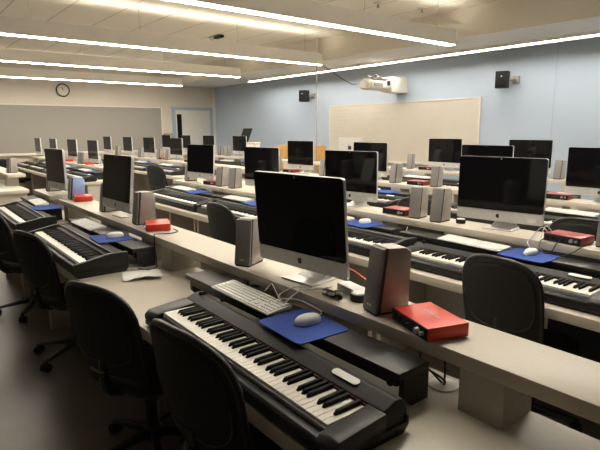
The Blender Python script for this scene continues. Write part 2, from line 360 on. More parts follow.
cb = part('hanging_cable', 'hgc', lambda m: m.tube([(-7.62, 6.58, 2.82), (-7.5, 6.8, 2.66), (-7.4, 7.05, 2.5), (-7.28, 7.13, 2.42), (-7.20, 7.15, 2.40), (-7.15, 7.16, 2.41)], .007), M['cable_black'])
tag(cb, 'thin dark cable drooping from the ceiling pole to the projector', 'cable')

# wall loudspeakers
def wall_speaker(x, z, lab, yaw):
    s = tag(root('wall_speaker', (x, YW, z)), lab, 'wall speaker', 'black wall speakers')
    part('bracket', 'wsb', lambda m: (m.box(.08, .2, -.03, 0, -.06, .06, .006), m.tube([(.14, -.02, 0), (.12, -.1, 0), (.04, -.14, 0)], .018, smooth=False)), M['grey_metal'], s)
    b = part('cabinet', 'wsc', lambda m: m.box(-.10, .10, -.09, .09, -.135, .135, .012), M['rubber'], s, (0, -.2, 0), (0, 0, yaw))
    part('grille', 'wsg', lambda m: m.box(-.09, .09, -.096, -.089, -.125, .125, .003), M['back_black'], b)
    part('badge', 'wsd', lambda m: m.cyl(0, 0, 0, .003, .012, n=16, mat=Matrix.Translation((0, -.096, .05)) @ Matrix.Rotation(PI / 2, 4, 'X')), M['knob'], b)
wall_speaker(-9.83, 2.35, 'small black wall speaker left of the whiteboard', R(20))
wall_speaker(-4.68, 2.345, 'square black wall speaker right of the whiteboard', R(20))

# ------------------------------------------------------------------ desks
RY_ = {1: 1.23, 2: 2.855, 3: 4.51, 4: 6.13}     # front edge of each row's raised shelf
ZT, ZR = .74, .92                                # table top, shelf top of the front row
ZRR = {1: .92, 2: .925, 3: .94, 4: .96}          # shelf top of each row
MID = {(1, -2.95): -1.75, (1, -5.25): -4.25, (2, -2.28): -.15, (3, -11.6): -9.75, (2, -4.86): -3.2, (3, -6.3): -5.35}
def desk(row, x0, x1, rx0=None, rx1=None, dy=0., sup=None, lab=None):
    yR = RY_[row] + dy; ZR = ZRR[row]
    rx0 = x0 if rx0 is None else rx0; rx1 = x1 if rx1 is None else rx1
    d = root('desk', (x1, yR, 0)); w = x1 - x0
    k = '%d_%.2f' % (row, x0)
    part('tabletop', 'dt' + k, lambda m: m.box(-w + .001, -.001, -.47 if row == 1 else -.545, .166, ZT - .05, ZT, .003), M['laminate'], d)
    part('raised_shelf', 'ds' + k, lambda m: m.box(rx0 - x1 + .001, rx1 - x1 - .001, 0, .245, ZR - .045, ZR, .003), M['laminate'], d)
    for sx in (sup if sup is not None else (rx0 + .35, (rx0 + rx1) / 2, rx1 - .35)):
        part('shelf_support', 'dsup%d' % row, lambda m: m.box(-.07, .07, .004, .165, ZT, ZR - .045), M['panel'], d, (sx - x1, 0, 0))
    part('back_panel', 'db' + k, lambda m: m.box(-w + .03, -.03 if (row, x0) != (2, -2.28) else -w + .95, .12, .14, .12, ZT - .05), M['panel'], d)
    mid = MID.get((row, x0), (x0 + x1) / 2) - x1
    if (row, x0) == (2, -2.28): part('back_panel', 'dbk', lambda m: m.box(-w + .951, -.03, .12, .14, .05, ZT - .05), M['rubber'], d, label='black sheet added to darken the space under the desk')  # black sheet added to keep the space under this desk dark
    for lx in (-w + .04, mid, -.04):
        part('leg_panel', 'dl_', lambda m: m.box(-.02, .02, -.36, .119, 0, ZT - .05), M['panel'], d, (lx, 0, 0))
    if lab: tag(d, lab, 'desk', 'desks on the ' + ROWNAME[row]); REG.setdefault(('desk', row), []).append((d, ''))
    else: reg('desk', row, d, 'beige laminate desk with raised shelf', 'desk', 'desks')
    return d
desk(1, -2.95, .75, sup=(-2.80, -1.75, -.719, .3))
desk(1, -5.25, -2.95, rx0=-5.16, sup=(-4.95, -3.9, -3.1))
desk(1, -6.22, -5.25, rx1=-5.47, sup=(-6.1, -5.75))
desk(1, -11.6, -8.0, rx1=-8.55, dy=.14, sup=(-11.3, -10, -8.75))
for a, b in ((-2.28, .7), (-4.86, -2.28), (-6.15, -4.86), (-10.02, -8.55), (-12.6, -10.02), (-14.42, -12.6)): desk(2, a, b)
for a, b in ((-3.5, -.6), (-6.3, -3.5), (-8.95, -6.3), (-11.6, -8.95), (-14.35, -11.6)): desk(3, a, b)
for a, b in ((-5.1, -2.3), (-7.7, -5.1), (-10.4, -7.7), (-13.0, -10.4), (-14.35, -13.0)): desk(4, a, b)

# ------------------------------------------------------------------ desktop computer
def apple_pts():
    P = []
    # right half then left half with the bite on the right, unit height about 1
    body = [(0, .30), (.12, .36), (.28, .36), (.40, .26), (.31, .12), (.30, -.02), (.36, -.16), (.44, -.22), (.36, -.42), (.22, -.56), (.10, -.56), (0, -.51),
            (-.10, -.56), (-.22, -.56), (-.36, -.42), (-.45, -.16), (-.45, .08), (-.38, .27), (-.24, .36), (-.12, .35)]
    return body
def computer(row, x, y, rz=0., tilt=0., facing_away=False, label=None, sticker=True, w=.55):
    o = root('desktop_computer', (x, y, ZRR[row]), rz)
    HB = .235
    W2 = w / 2
    def T(z): return z - HB
    body = part('display_body', 'imb%.2f' % w, lambda m: (
        m.prism(rrect(-W2, W2, T(.058), T(.460), .014), .0, .014, 'y'),
        m.prism(rrect(-W2 + .012, W2 - .012, T(.068), T(.452), .02), .014, .026, 'y'),
        m.prism(rrect(-W2 + .09, W2 - .09, T(.13), T(.40), .05), .026, .045, 'y')), M['aluminium'], o, (0, .012, HB), (tilt, 0, 0))
    part('screen', 'ims%.2f' % w, lambda m: m.prism(rrect(-W2 + .0015, W2 - .0015, T(.127), T(.4585), .013), -.003, .001, 'y'), M['screen'], body)
    part('camera_dot', 'imc', lambda m: m.cyl(0, 0, 0, .001, .004, n=10, mat=Matrix.Translation((0, -.003, T(.448))) @ Matrix.Rotation(PI / 2, 4, 'X')), M['knob'], body)
    lg = lambda m, yy, s, zc: (m.prism([(p[0] * s, p[1] * s + zc) for p in apple_pts()], yy, yy + .002, 'y'), m.prism([(.02 * s / .5, zc + .40 * s), (.14 * s, zc + .44 * s), (.22 * s, zc + .62 * s), (.08 * s, zc + .56 * s)], yy, yy + .002, 'y'))
    part('logo', 'iml', lambda m: lg(m, -.0016, .026, T(.094)), M['logo'], body)
    part('rear_logo', 'imr', lambda m: lg(m, .0445, .10, T(.28)), M['logo'], body)
    if sticker: part('sticker', 'imk', lambda m: m.box(.185, .235, -.0014, .0004, T(.072), T(.096)), M['sticker'], body, label='pale grey sticker on the chin')
    def foot(m):
        m.prism([(-.095, 0), (.095, 0), (.088, .16), (-.088, .16)], 0, .007, 'z', bev=.002)
        m.prism([(.075, .004), (.155, .004), (.16, .012), (.10, .17), (.06, .25), (.05, .25), (.085, .16), (.13, .03), (.075, .008)], -.07, .07, 'x')
    part('stand', 'imf', foot, M['aluminium'], o)
    if label: o['label'] = label
    if facing_away: tag(o, label, 'computer')
    else: reg('computer', row, o, 'silver all-in-one computer with black screen', 'computer', 'all-in-one computers')
    return o

# ------------------------------------------------------------------ digital piano, 76 keys
KW = 1.04 / 45
BLACK_AFTER = {'E': 0, 'F': 1, 'G': 1, 'A': 1, 'B': 0, 'C': 1, 'D': 1}
WHITES = [('EFGABCD')[k % 7] for k in range(45)]
def piano(row, x, y, rz=0., detail=True):
    o = root('digital_piano', (x, y, ZT), rz); W = .605; D = .285
    def base(m):
        m.prism([(.012, 0), (D - .02, 0), (D, .02), (D, .05), (D - .012, .05), (D - .012, .03), (.0, .03), (0, .012)], -W + .006, W - .006, 'x', bev=.002)
    part('lower_casing', 'pnb', base, M['piano'], o)
    def key_slip(m): m.prism([(0, .03), (.045, .03), (.045, .052), (.010, .056), (0, .048)], -W + .05, W - .05, 'x', bev=.002)
    part('key_slip', 'pns', key_slip, M['piano'], o)
    part('slip_strip', 'pnss', lambda m: m.box(-.50, .53, .0405, .0462, .052, .066), M['silver_strip'], o)
    prof = [(0.188, .03), (D - .012, .03), (D - .004, .06), (D - .012, .09), (D - .035, .103), (.235, .106), (.200, .092), (.188, .088)]
    part('control_panel', 'pnp', lambda m: m.prism(prof, -W + .012, W - .012, 'x', bev=.002), M['piano_panel'], o)
    endp = [(0, .03), (.19, .03), (.19, .088), (.10, .080), (.02, .072), (0, .055)]
    part('end_block', 'pne', lambda m: m.prism(endp, -W, -.5075, 'x', bev=.006), M['piano'], o)
    part('end_block', 'pnf', lambda m: m.prism(endp, .535, W, 'x', bev=.006), M['piano'], o)
    part('felt_strip', 'pnr', lambda m: m.box(-.506, .534, .1835, .188, .07, .083), M['felt'], o)
    part('volume_knob', 'pnv', lambda m: m.cyl(0, 0, 0, .014, .013, .011), M['ebony'], o, (-.545, .24, .104))
    part('rating_label', 'pnl', lambda m: m.prism(rrect(-.055, .055, -.013, .013, .012), 0, .002, 'z'), M['sticker'], o, (.41, .222, .1045), (R(12), 0, 0), label='pale rounded label on the control panel')
    x0 = -.5075
    if detail:
        for k in range(45):
            part('white_key', 'pnw', lambda m: m.box(-KW / 2 + .0006, KW / 2 - .0006, .046, .183, .035, .0765, .0012, 1), M['ivory'], o, (x0 + (k + .5) * KW, 0, 0))
            if BLACK_AFTER[WHITES[k]] and k < 44:
                part('black_key', 'pnk', lambda m: m.prism([(.088, .076), (.184, .076), (.184, .089), (.098, .088)], -.0055, .0055, 'x', bev=.0012), M['ebony'], o, (x0 + (k + 1) * KW, 0, 0))
    else:
        part('keyboard', 'pnw2', lambda m: m.box(x0, x0 + 45 * KW, .046, .183, .035, .0765), M['ivory'], o)
        def blk(m):
            for k in range(44):
                if BLACK_AFTER[WHITES[k]]: m.box(x0 + (k + 1) * KW - .0055, x0 + (k + 1) * KW + .0055, .09, .183, .0765, .088)
        b = part('black_keys', 'pnk2', blk, M['ebony'], o); b['kind'] = 'stuff'
    reg('piano', row, o, 'black digital piano with open keyboard', 'piano', 'digital pianos')
    return o

def slab_piano(row, x, y, rz=0.):
    # the boxier kind: keys run nearly end to end between two raised cheeks
    o = root('digital_piano', (x, y, ZT), rz); W = .625; D = .30; NW = 52; kw = .0227
    x0 = -NW * kw / 2
    part('lower_casing', 'slb', lambda m: m.prism([(.012, 0), (D - .02, 0), (D, .02), (D, .05), (D - .01, .05), (D - .01, .035), (.0, .035), (0, .012)], -W + .004, W - .004, 'x', bev=.002), M['piano'], o)
    part('key_slip', 'sls', lambda m: m.prism([(0, .035), (.035, .035), (.035, .058), (.006, .062), (0, .055)], x0, -x0, 'x', bev=.002), M['piano'], o)
    part('slip_strip', 'slq', lambda m: m.box(x0 + .004, -x0 - .004, .0345, .0395, .05, .070), M['silver_strip'], o)
    part('control_panel', 'slp', lambda m: m.prism([(.188, .035), (D - .01, .035), (D, .06), (D - .004, .10), (D - .03, .112), (.225, .112), (.205, .098), (.188, .096)], x0, -x0, 'x', bev=.002), M['piano_panel'], o)
    part('panel_ridge', 'slr', lambda m: m.box(x0 + .004, -x0 - .004, .214, .222, .1085, .118, .002), M['grey_metal'], o)
    ck_ = [(0, .035), (D - .01, .035), (D, .06), (D, .118), (.19, .118), (.06, .092), (0, .082)]
    for a, b in ((-W, x0 - .0006), (-x0 + .0006, W)):
        part('cheek', 'slc%.2f' % a, lambda m: m.prism(ck_, a, b, 'x', bev=.004), M['piano'], o)
    part('felt_strip', 'slf', lambda m: m.box(x0, -x0, .1835, .188, .07, .088), M['felt'], o)
    NM = 'ABCDEFG'
    for k in range(NW):
        part('white_key', 'slw', lambda m: m.box(-kw / 2 + .0006, kw / 2 - .0006, .040, .183, .035, .0785, .0012, 1), M['ivory'], o, (x0 + (k + .5) * kw, 0, 0))
        if BLACK_AFTER[NM[k % 7]] and k < NW - 1:
            part('black_key', 'slk', lambda m: m.prism([(.086, .078), (.184, .078), (.184, .093), (.097, .091)], -.0062, .0062, 'x', bev=.0012), M['ebony'], o, (x0 + (k + 1) * kw, 0, 0))
    reg('piano', row, o, 'black digital piano with open keyboard', 'piano', 'digital pianos')
    return o

# ------------------------------------------------------------------ black bridge stand over the piano
def bridge(row, x, y, length=1.36):
    o = root('keyboard_stand', (x, y, ZT)); L = length / 2; H = .12; kl = '%.2f' % length
    part('top_board', 'bt' + kl, lambda m: m.box(-L, L, 0, .14, H - .024, H, .004), M['stand'], o)
    for s in (-1, 1):
        part('end_panel', 'be%d' % s + kl, lambda m: m.prism([(.024, H - .024), (.138, H - .024), (.138, .0), (.060, .0), (.024, .035)], s * L - (.02 if s > 0 else 0), s * L + (0 if s > 0 else .02), 'x'), M['stand'], o)
    part('front_lip', 'bl' + kl, lambda m: m.box(-L + .03, L - .03, .012, .024, H - .05, H - .024), M['stand'], o)
    for px in (-L + .30, L - .06):
        part('clamp', 'bc', lambda m: (m.box(-.022, .022, .014, .05, .052, H - .024, .003), m.cyl(0, 0, 0, .03, .012, n=12, mat=Matrix.Translation((0, .036, .062)) @ Matrix.Rotation(PI / 2, 4, 'X'))), M['socket'], o, (px, .02, 0))
    reg('stand', row, o, 'black bridge stand over the piano', 'stand', 'bridge stands')
    return o
ZB = ZT + .12
def key_layout():
    K = []                                                          # (x, y, w, d) of 109 keys on a 0.43 x 0.114 keyboard
    p = .0190
    X0 = -.209
    def rowk(y, ws, x=X0, d=.0155):
        for w in ws: K.append((x + w * p / 2, y, w * p - .0022, d)); x += w * p
        return x
    ys = [-.0445, -.026, -.0075, .011, .0295, .045]
    rowk(ys[0], [1.25, 1.1, 1.25, 5.4, 1.25, 1.1, 1.25, 1.9]); rowk(ys[1], [2.3] + [1] * 10 + [2.2]); rowk(ys[2], [1.8] + [1] * 11 + [1.7]); rowk(ys[3], [1.5] + [1] * 12 + [1]); rowk(ys[4], [1] * 13 + [1.5])
    rowk(ys[5], [1.036] * 14, d=.010)
    xn = X0 + 14.75 * p
    for y in ys[3:5]: rowk(y, [1, 1, 1], xn)
    rowk(ys[0], [1, 1, 1], xn); rowk(ys[1], [1], xn + p); rowk(ys[5], [1, 1, 1], xn, .010)
    xq = xn + 3.25 * p
    for y in ys[1:5]: rowk(y, [1, 1, 1, 1], xq)
    rowk(ys[0], [2, 1, 1], xq); rowk(ys[5], [1, 1, 1, 1], xq, .010)
    K.sort(key=lambda k: k[1])
    return K
def keyboard(row, x, y, z=ZB, rz=0., detail=False, sc=1.0):
    o = root('computer_keyboard', (x, y, z), rz)
    part('tray', 'kt%s' % sc, lambda m: m.prism([(-.0585 * sc, 0), (.0585 * sc, 0), (.0585 * sc, .016), (.05 * sc, .018), (-.0585 * sc, .007)], -.217 * sc, .217 * sc, 'x', bev=.0015), M['white'] if True else M['aluminium'], o)
    if detail:
        K = key_layout(); sl = .0105 / .1085
        def zk(yy): return .007 + (yy + .0585) * sl
        for k, (kx, ky, w, d) in enumerate(K[:100]):
            part('key', 'kk%.4f_%.3f' % (w, d), lambda m: m.box(-w / 2, w / 2, -d / 2, d / 2, -.002, .004, .0008, 1), M['white'], o, (kx * sc, ky * sc, zk(ky) * 1.0), (math.atan(sl), 0, 0))
        def fn(m):
            for kx, ky, w, d in K[100:]: m.box((kx - w / 2) * sc, (kx + w / 2) * sc, (ky - d / 2) * sc, (ky + d / 2) * sc, zk(ky) - .002, zk(ky) + .004)
        f = part('function_keys', 'kfn%s' % sc, fn, M['white'], o); f['kind'] = 'stuff'
    else:
        part('key_panel', 'kp', lambda m: m.prism([(-.053, .0072), (.05, .0172), (.05, .0215), (-.053, .0115)], -.211, .211, 'x'), M['keycaps'], o)
    reg('keyboard', row, o, 'white computer keyboard on the black stand', 'keyboard', 'computer keyboards')
    return o
def mouse(row, x, y, z=ZB + .004, rz=0.):
    o = root('computer_mouse', (x, y, z), rz)
    def sh(m):
        def f(u, v):
            a = 2 * PI * u; ph = PI / 2 * v
            return Vector((.031 * math.cos(a) * math.cos(ph) ** .6, .056 * math.sin(a) * math.cos(ph) ** .6, .004 + .030 * math.sin(ph) ** .8))
        t = bmesh.new(); n, k = 24, 8
        rings = [[t.verts.new(f(i / n, j / k)) for i in range(n)] for j in range(k)]
        top = t.verts.new((0, 0, .034))
        for A, B in zip(rings, rings[1:]):
            for i in range(n): t.faces.new((A[i], A[(i + 1) % n], B[(i + 1) % n], B[i]))
        for i in range(n): t.faces.new((rings[-1][i], rings[-1][(i + 1) % n], top))
        t.faces.new(rings[0][::-1]); bmesh.ops.recalc_face_normals(t, faces=t.faces)
        m._add(t)
    part('shell', 'msh', sh, M['white'], o, ang=80)
    part('base', 'msb', lambda m: m.lathe([(.0, 0), (.028, 0), (.029, .004), (.0, .0041)], mat=Matrix.Diagonal((1, 1.8, 1, 1))), M['sticker'], o)
    part('scroll_ball', 'msc', lambda m: m.lathe([(0, -.004), (.004, 0), (0, .004)], 12), M['knob'], o, (0, .03, .0295))
    reg('mouse', row, o, 'white mouse on a blue mouse pad', 'mouse', 'computer mice')
    return o
def pad(row, x, y, z=ZB, rz=0., w=.27, d=.225):
    key = 'pad%.2f_%.2f' % (w, d)
    o = part('mouse_pad', key, lambda m: m.prism(rrect(-w / 2, w / 2, -d / 2, d / 2, .022, 6), 0, .004, 'z'), M['pad'], None, (x, y, z), (0, 0, rz))
    reg('pad', row, o, 'blue cloth mouse pad on the black stand', 'mouse pad', 'mouse pads')
    return o

# ------------------------------------------------------------------ speakers and audio boxes
def speaker(row, x, y, rz=0., h=.232, z=None, shell=None, label=None, near=False):
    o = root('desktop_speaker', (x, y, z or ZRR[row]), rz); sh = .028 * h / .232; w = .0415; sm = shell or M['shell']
    k = '%.3f' % h
    def P(y0, y1, off=0.): return [(y0 + off, .008), (y1 + off * .3, .008), (y1 + sh * .25, h - .012), (y1 + sh * .2 - .02, h), (y0 + sh + .006 + off, h), (y0 + sh + off, h - .006)]
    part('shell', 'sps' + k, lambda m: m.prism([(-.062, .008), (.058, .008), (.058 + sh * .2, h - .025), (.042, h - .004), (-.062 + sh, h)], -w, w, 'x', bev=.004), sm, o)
    part('trim_band', 'spt' + k, lambda m: m.prism([(-.074, .004), (-.061, .004), (-.061 + sh, h - .001), (-.074 + sh, h - .001)], -w + .0005, w - .0005, 'x'), M['rubber'], o)
    part('grille', 'spg' + k, lambda m: m.prism([(-.083, .008), (-.073, .008), (-.073 + sh, h - .001), (-.083 + sh, h - .004)], -w, w, 'x', bev=.002), M['grille'] if row == 1 else M['grille'], o)
    part('base', 'spb', lambda m: m.box(-w + .004, w - .004, -.078, .054, 0, .009), M['rubber'], o)
    if near: text_part('bose', 'BOSE', .011, o, (-.0, -.0815 , .032), (R(90) - math.atan(sh / h), 0, 0))
    if label: o['label'] = label
    reg('speaker', row, o, 'silver desktop speaker', 'speaker', 'desktop speakers')
    return o
def interface(row, x, y, rz=0., z=None, mat=None, text=False, label=None):
    o = root('audio_interface', (x, y, z or ZRR[row]), rz); mm = mat or M['deepred']
    part('casing', 'aic', lambda m: (m.box(-.105, .105, -.074, .075, .004, .007), m.box(-.105, .105, -.074, .075, .041, .047, .002), m.box(-.105, -.098, -.074, .075, .004, .046, .001), m.box(.098, .105, -.074, .075, .004, .046, .001), m.box(-.1, .1, .069, .075, .004, .046)), mm, o)
    fp = part('front_panel', 'aif', lambda m: m.box(-.1035, .1035, -.0765, -.062, .005, .0445, .001), M['socket'], o)
    for px in (-.078, -.045):
        part('input_socket', 'ais', lambda m: m.cyl(0, 0, 0, .003, .0115, n=20, mat=Matrix.Rotation(PI / 2, 4, 'X')), M['back_black'], fp, (px, -.0765, .024))
    for px, r in ((-.02, .006), (.0, .006), (.055, .011), (.082, .007)):
        part('knob', 'aik%.3f' % r, lambda m: m.cyl(0, 0, 0, .013, r, r * .85, n=18, mat=Matrix.Rotation(PI / 2, 4, 'X')), M['knob'] if r > .0065 else M['socket'], fp, (px, -.0765, .025))
    for px in (-.085, .085):
        for py in (-.05, .05): part('foot', 'aiq', lambda m: m.cyl(0, 0, 0, .005, .008, n=12), M['rubber'], o, (px, py, 0))
    if text: text_part('foc', 'Focusrite', .021, o, (-.0, .012, .0472), (0, 0, 0))
    if label: o['label'] = label
    reg('interface', row, o, 'red audio interface box with black front' if mm is M['red'] else 'dark red audio interface box with black front', 'audio interface', 'audio interfaces')
    return o
def puck(row, x, y, lab):
    o = tag(root('cable_puck', (x, y, ZRR[row])), lab, 'puck')
    part('body', 'pkb', lambda m: m.lathe([(.0, 0), (.030, 0), (.032, .004), (.032, .026), (.03, .028), (0, .028)]), M['rubber'], o)
    part('cap', 'pkc', lambda m: m.lathe([(0, .028), (.028, .028), (.026, .032), (0, .033)]), M['sticker'], o)

# ------------------------------------------------------------------ swivel chair
def chair(row, x, y, rz, label=None, steel=None, w=.235, zt=.0, base=0.):
    o = root('swivel_chair', (x, y, 0), rz); st = steel or M['chair_plastic']
    part('seat', 'cs', lambda m: m.prism(rrect(-.225, .225, -.21, .24, .10, 6), .425, .475, 'z', bev=.012), M['chair'], o)
    part('seat_pan', 'csp', lambda m: m.prism(rrect(-.20, .20, -.19, .21, .09, 6), .405, .427, 'z', bev=.004), M['chair_plastic'], o)
    zb, zh = .515, .415
    def at(wx, z, off): 
        t_ = (z - zb) / zh
        return Vector((wx, -.195 - .085 * t_ + .95 * wx * wx - .03 * (1 - (t_ - .35) ** 2) + off, z + zt))
    def surf(off):
        def f(u, v):                                                # straight sides, rounded top corners
            k = 1 if v < .55 else (1 - ((v - .55) / .45) ** 2.7) ** (1 / 2.7)
            return at(w * (1.0 - .05 * (1 - v)) * k * (2 * u - 1), zb + zh * v, off)
        return f
    def psurf(off):
        def f(u, v):                                                # inset panel with a curved lower edge
            vv = 2 * v - 1; k = (1 - abs(vv) ** 3) ** (1 / 3)
            return at(w * .88 * k * (2 * u - 1), zb + .055 + (zh - .085) * v, off)
        return f
    part('backrest', 'cb%.3f%.2f' % (w, zt), lambda m: m.sheet(surf(0), 20, 24, .020), M['chair'], o, ang=60)
    part('back_panel', 'cbp%.3f%.2f' % (w, zt), lambda m: m.sheet(psurf(-.019), 18, 20, .006), M['chair'], o, ang=60)
    def rim(m):
        f = surf(-.010); P = [f(0, v / 20) for v in range(0, 12)]
        for k in range(1, 16):
            a = PI - PI * k / 16; c, s_ = math.cos(a), math.sin(a)
            vv = .55 + .45 * abs(s_) ** (2 / 2.7); uu = math.copysign(abs(c) ** (2 / 2.7), c)
            P.append(at(w * (1.0 - .05 * (1 - vv)) * uu, zb + zh * vv, -.010))
        P += [f(1, v / 20) for v in range(11, -1, -1)]
        m.tube(P, .0125, smooth=False)
    part('back_rim', 'cbr%.3f%.2f' % (w, zt), rim, M['chair_plastic'], o, ang=60)
    part('panel_welt', 'cbw%.3f%.2f' % (w, zt), lambda m: m.tube([psurf(-.024)(1 if k >= 8 else 0, .5 - .5 * math.sin(PI * k / 16)) if k != 8 else psurf(-.024)(.5, 0.) for k in range(17)], .005, smooth=False), M['chair_plastic'], o, ang=60)
    part('back_bracket', 'cbk', lambda m: (m.tube([(0, -.02, .40), (0, -.18, .40), (0, -.245, .46), (0, -.246, .60), (0, -.255, .66)], .022), m.box(-.09, .09, -.03, .12, .37, .405, .006)), M['chair_plastic'], o)
    part('gas_column', 'cgc', lambda m: m.lathe([(.03, .10), (.032, .12), (.032, .27), (.02, .275), (.02, .40)], 16), st, o)
    part('lever', 'clv', lambda m: m.tube([(.05, .04, .385), (.17, .05, .38), (.22, .05, .375)], .007), M['chair_plastic'], o)
    part('hub', 'chb', lambda m: m.lathe([(.0, .075), (.042, .075), (.05, .09), (.046, .125), (.032, .14), (0, .14)], 18), st, o)
    for k in range(5):
        a = 2 * PI * k / 5 + .5 + base
        leg = part('leg', 'clg', lambda m: m.prism([(.035, .085), (.30, .062), (.30, .078), (.035, .128)], -.017, .017, 'y', bev=.006), st, o, (0, 0, 0), (0, 0, a))
        part('caster', 'ccs', lambda m: (m.cyl(0, 0, -.024, -.004, .028, n=18, mat=Matrix.Translation((.29, 0, .028)) @ Matrix.Rotation(PI / 2, 4, 'X')), m.cyl(0, 0, .004, .024, .028, n=18, mat=Matrix.Translation((.29, 0, .028)) @ Matrix.Rotation(PI / 2, 4, 'X')), m.cyl(.285, 0, .03, .066, .008, n=10)), M['rubber'], leg)
    if label: o['label'] = label
    reg('chair', row, o, 'black swivel chair with curved back', 'chair', 'swivel chairs')
    return o

# ------------------------------------------------------------------ stations
def kbd_pad_mouse(row, x, yR, det=False, kdx=-.155, pdx=.235, jit=0., mo=True):
    keyboard(row, x + kdx, yR - .102, rz=R(-1 + jit), detail=det, sc=1.03 if det else 1.0)
    pad(row, x + pdx, yR - .125, rz=R(-3 - jit))
    if mo: mouse(row, x + pdx + .0, yR - .10, rz=R(-6 - jit))
# front row
computer(1, -1.635, 1.295, R(4.7), R(4.5), w=.53, label='large silver all-in-one computer with black screen, nearest on the front row')
computer(1, -3.80, 1.298, R(1.7), R(-6), w=.53, label='silver all-in-one computer beside the orange box, middle of the front row')
computer(1, -5.56, 1.305, R(4), 0, w=.53, label='silver all-in-one computer farthest left on the front row')
piano(1, -1.417, .765, R(-1.2)); slab_piano(1, -3.545, .755, R(-.5)); slab_piano(1, -5.17, .765, R(-1))
for bx, bl in ((-1.57, 1.36), (-3.62, 1.36), (-5.60, 1.10)): bridge(1, bx, 1.085, bl)
kbd_pad_mouse(1, -1.587, 1.23, True, -.158, .228)
kbd_pad_mouse(1, -3.62, 1.225, True, -.30, .27, 2)
kbd_pad_mouse(1, -5.66, 1.225, False, .16, .56, -2, mo=False)
speaker(1, -2.035, 1.33, R(26), .225, near=True, label='grey speaker left of the nearest computer on the front row shelf')
speaker(1, -1.165, 1.345, R(-14), .238, near=True, label='grey speaker with reddish side between nearest computer and red box')
speaker(1, -3.40, 1.36, R(-1), .225, label='speaker with pinkish side behind the small red box')
speaker(1, -4.125, 1.37, 0, .225, label='speaker half hidden behind the middle computer on the front row')
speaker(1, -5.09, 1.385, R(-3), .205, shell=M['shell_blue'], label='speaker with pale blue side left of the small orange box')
speaker(1, -5.93, 1.385, R(0), .2, label='speaker behind the leftmost computer on the front row')
speaker(1, -8.97, 1.52, R(20), .225, label='speaker at the far left edge above a beige support block')
interface(1, -.965, 1.315, R(-19), mat=M['red'], text=True, label='bright red audio interface box beside the grey speaker, nearest the camera')
interface(1, -3.165, 1.345, R(-20), mat=M['red'], label='small bright red audio interface box at the centre-left of the front row')
interface(1, -4.925, 1.385, R(-12), mat=M['red'], label='small orange-red box beside the pale blue speaker on the front row')
puck(1, -1.305, 1.335, 'black puck with white top left of the grey speaker')
# second row
Y2 = RY_[2]
for x, rz, t in ((-1.69, R(7), R(-1)), (-3.02, R(6), R(1)), (-4.27, R(4), 0), (-5.56, R(6), R(-3)), (-9.62, 0, 0), (-10.92, R(2), 0), (-12.40, 0, 0), (-13.85, 0, 0)):
    computer(2, x, Y2 + (.10 if x > -3.5 else .075), rz, t)
for x, rz in ((-1.43, 0), (-2.70, R(-.6)), (-3.965, 0), (-5.24, R(-.6)), (-9.15, 0), (-10.42, 0), (-11.7, 0), (-13.0, 0)): (slab_piano(2, x, Y2 - .49, rz) if -6 < x < -2 else piano(2, x, Y2 - .49, rz, detail=x > -6))
for x in (-1.62, -2.99, -4.33, -5.50, -9.5, -10.9, -12.3): bridge(2, x, Y2 - .145, 1.3 if x > -3 or x < -6 else 1.16)
for k, x in enumerate((-1.615, -3.0, -4.40, -5.62, -9.5, -10.8, -12.2)):
    kbd_pad_mouse(2, x, Y2, k == 0, -.11 if k == 0 else -.02, .26 if k == 0 else .36, (k * 7) % 5 - 2, mo=k in (0, 1))
for x, dy, rz, h in ((-2.32, .13, 12, .225), (-2.12, .12, 4, .232), (-5.10, .13, 10, .225), (-4.83, .13, 15, .225), (-5.9, .14, 0, .20), (-1.065, .17, 6, .235), (-10.28, .13, 10, .22), (-10.46, .13, 10, .22), (-11.60, .13, 10, .22)):
    speaker(2, x, Y2 + dy, R(rz), h)
for x, dy, rz, m_ in ((-2.50, .13, 1, M['deepred']), (-1.245, .10, -4, M['deepred']), (-5.3, .12, 10, M['deepred']), (-10.05, .14, -10, M['red']), (-11.39, .13, -10, M['red'])): interface(2, x, Y2 + dy, R(rz), mat=m_)
puck(2, -1.98, Y2 + .15, 'black puck in front of the large second-row computer')
# third row
Y3 = RY_[3]
for x, rz in ((-1.72, 0), (-2.77, 0), (-4.32, 0), (-5.66, R(2)), (-9.63, 0), (-10.98, R(2)), (-12.26, 0), (-13.7, 0)): computer(3, x, Y3 + .05, rz)
for x in (-1.5, -2.76, -4.1, -9.3, -10.6, -11.9, -13.2): piano(3, x, Y3 - .49, 0, False)
for x in (-1.9, -4.2, -9.7, -11.1, -12.5): bridge(3, x, Y3 - .145, 1.25)
for k, x in enumerate((-1.86, -4.25, -9.8, -11.1, -12.5)): kbd_pad_mouse(3, x, Y3, False, 0, .38, k - 1, mo=False)
for x, dy, rz in ((-3.38, .3 - .17, 10), (-3.95, .13, 0), (-6.3, .13, 10), (-5.2, .13, 0), (-10.12, .13, 10), (-11.6, .13, 15), (-10.54, .13, 10), (-13.1, .13, 15)): speaker(3, x, Y3 + dy, R(rz), .225)
for x, m_ in ((-2.07, M['deepred']), (-3.62, M['deepred']), (-9.15, M['red']), (-10.33, M['red']), (-5.95, M['deepred'])): interface(3, x, Y3 + .12, R(4), mat=m_)
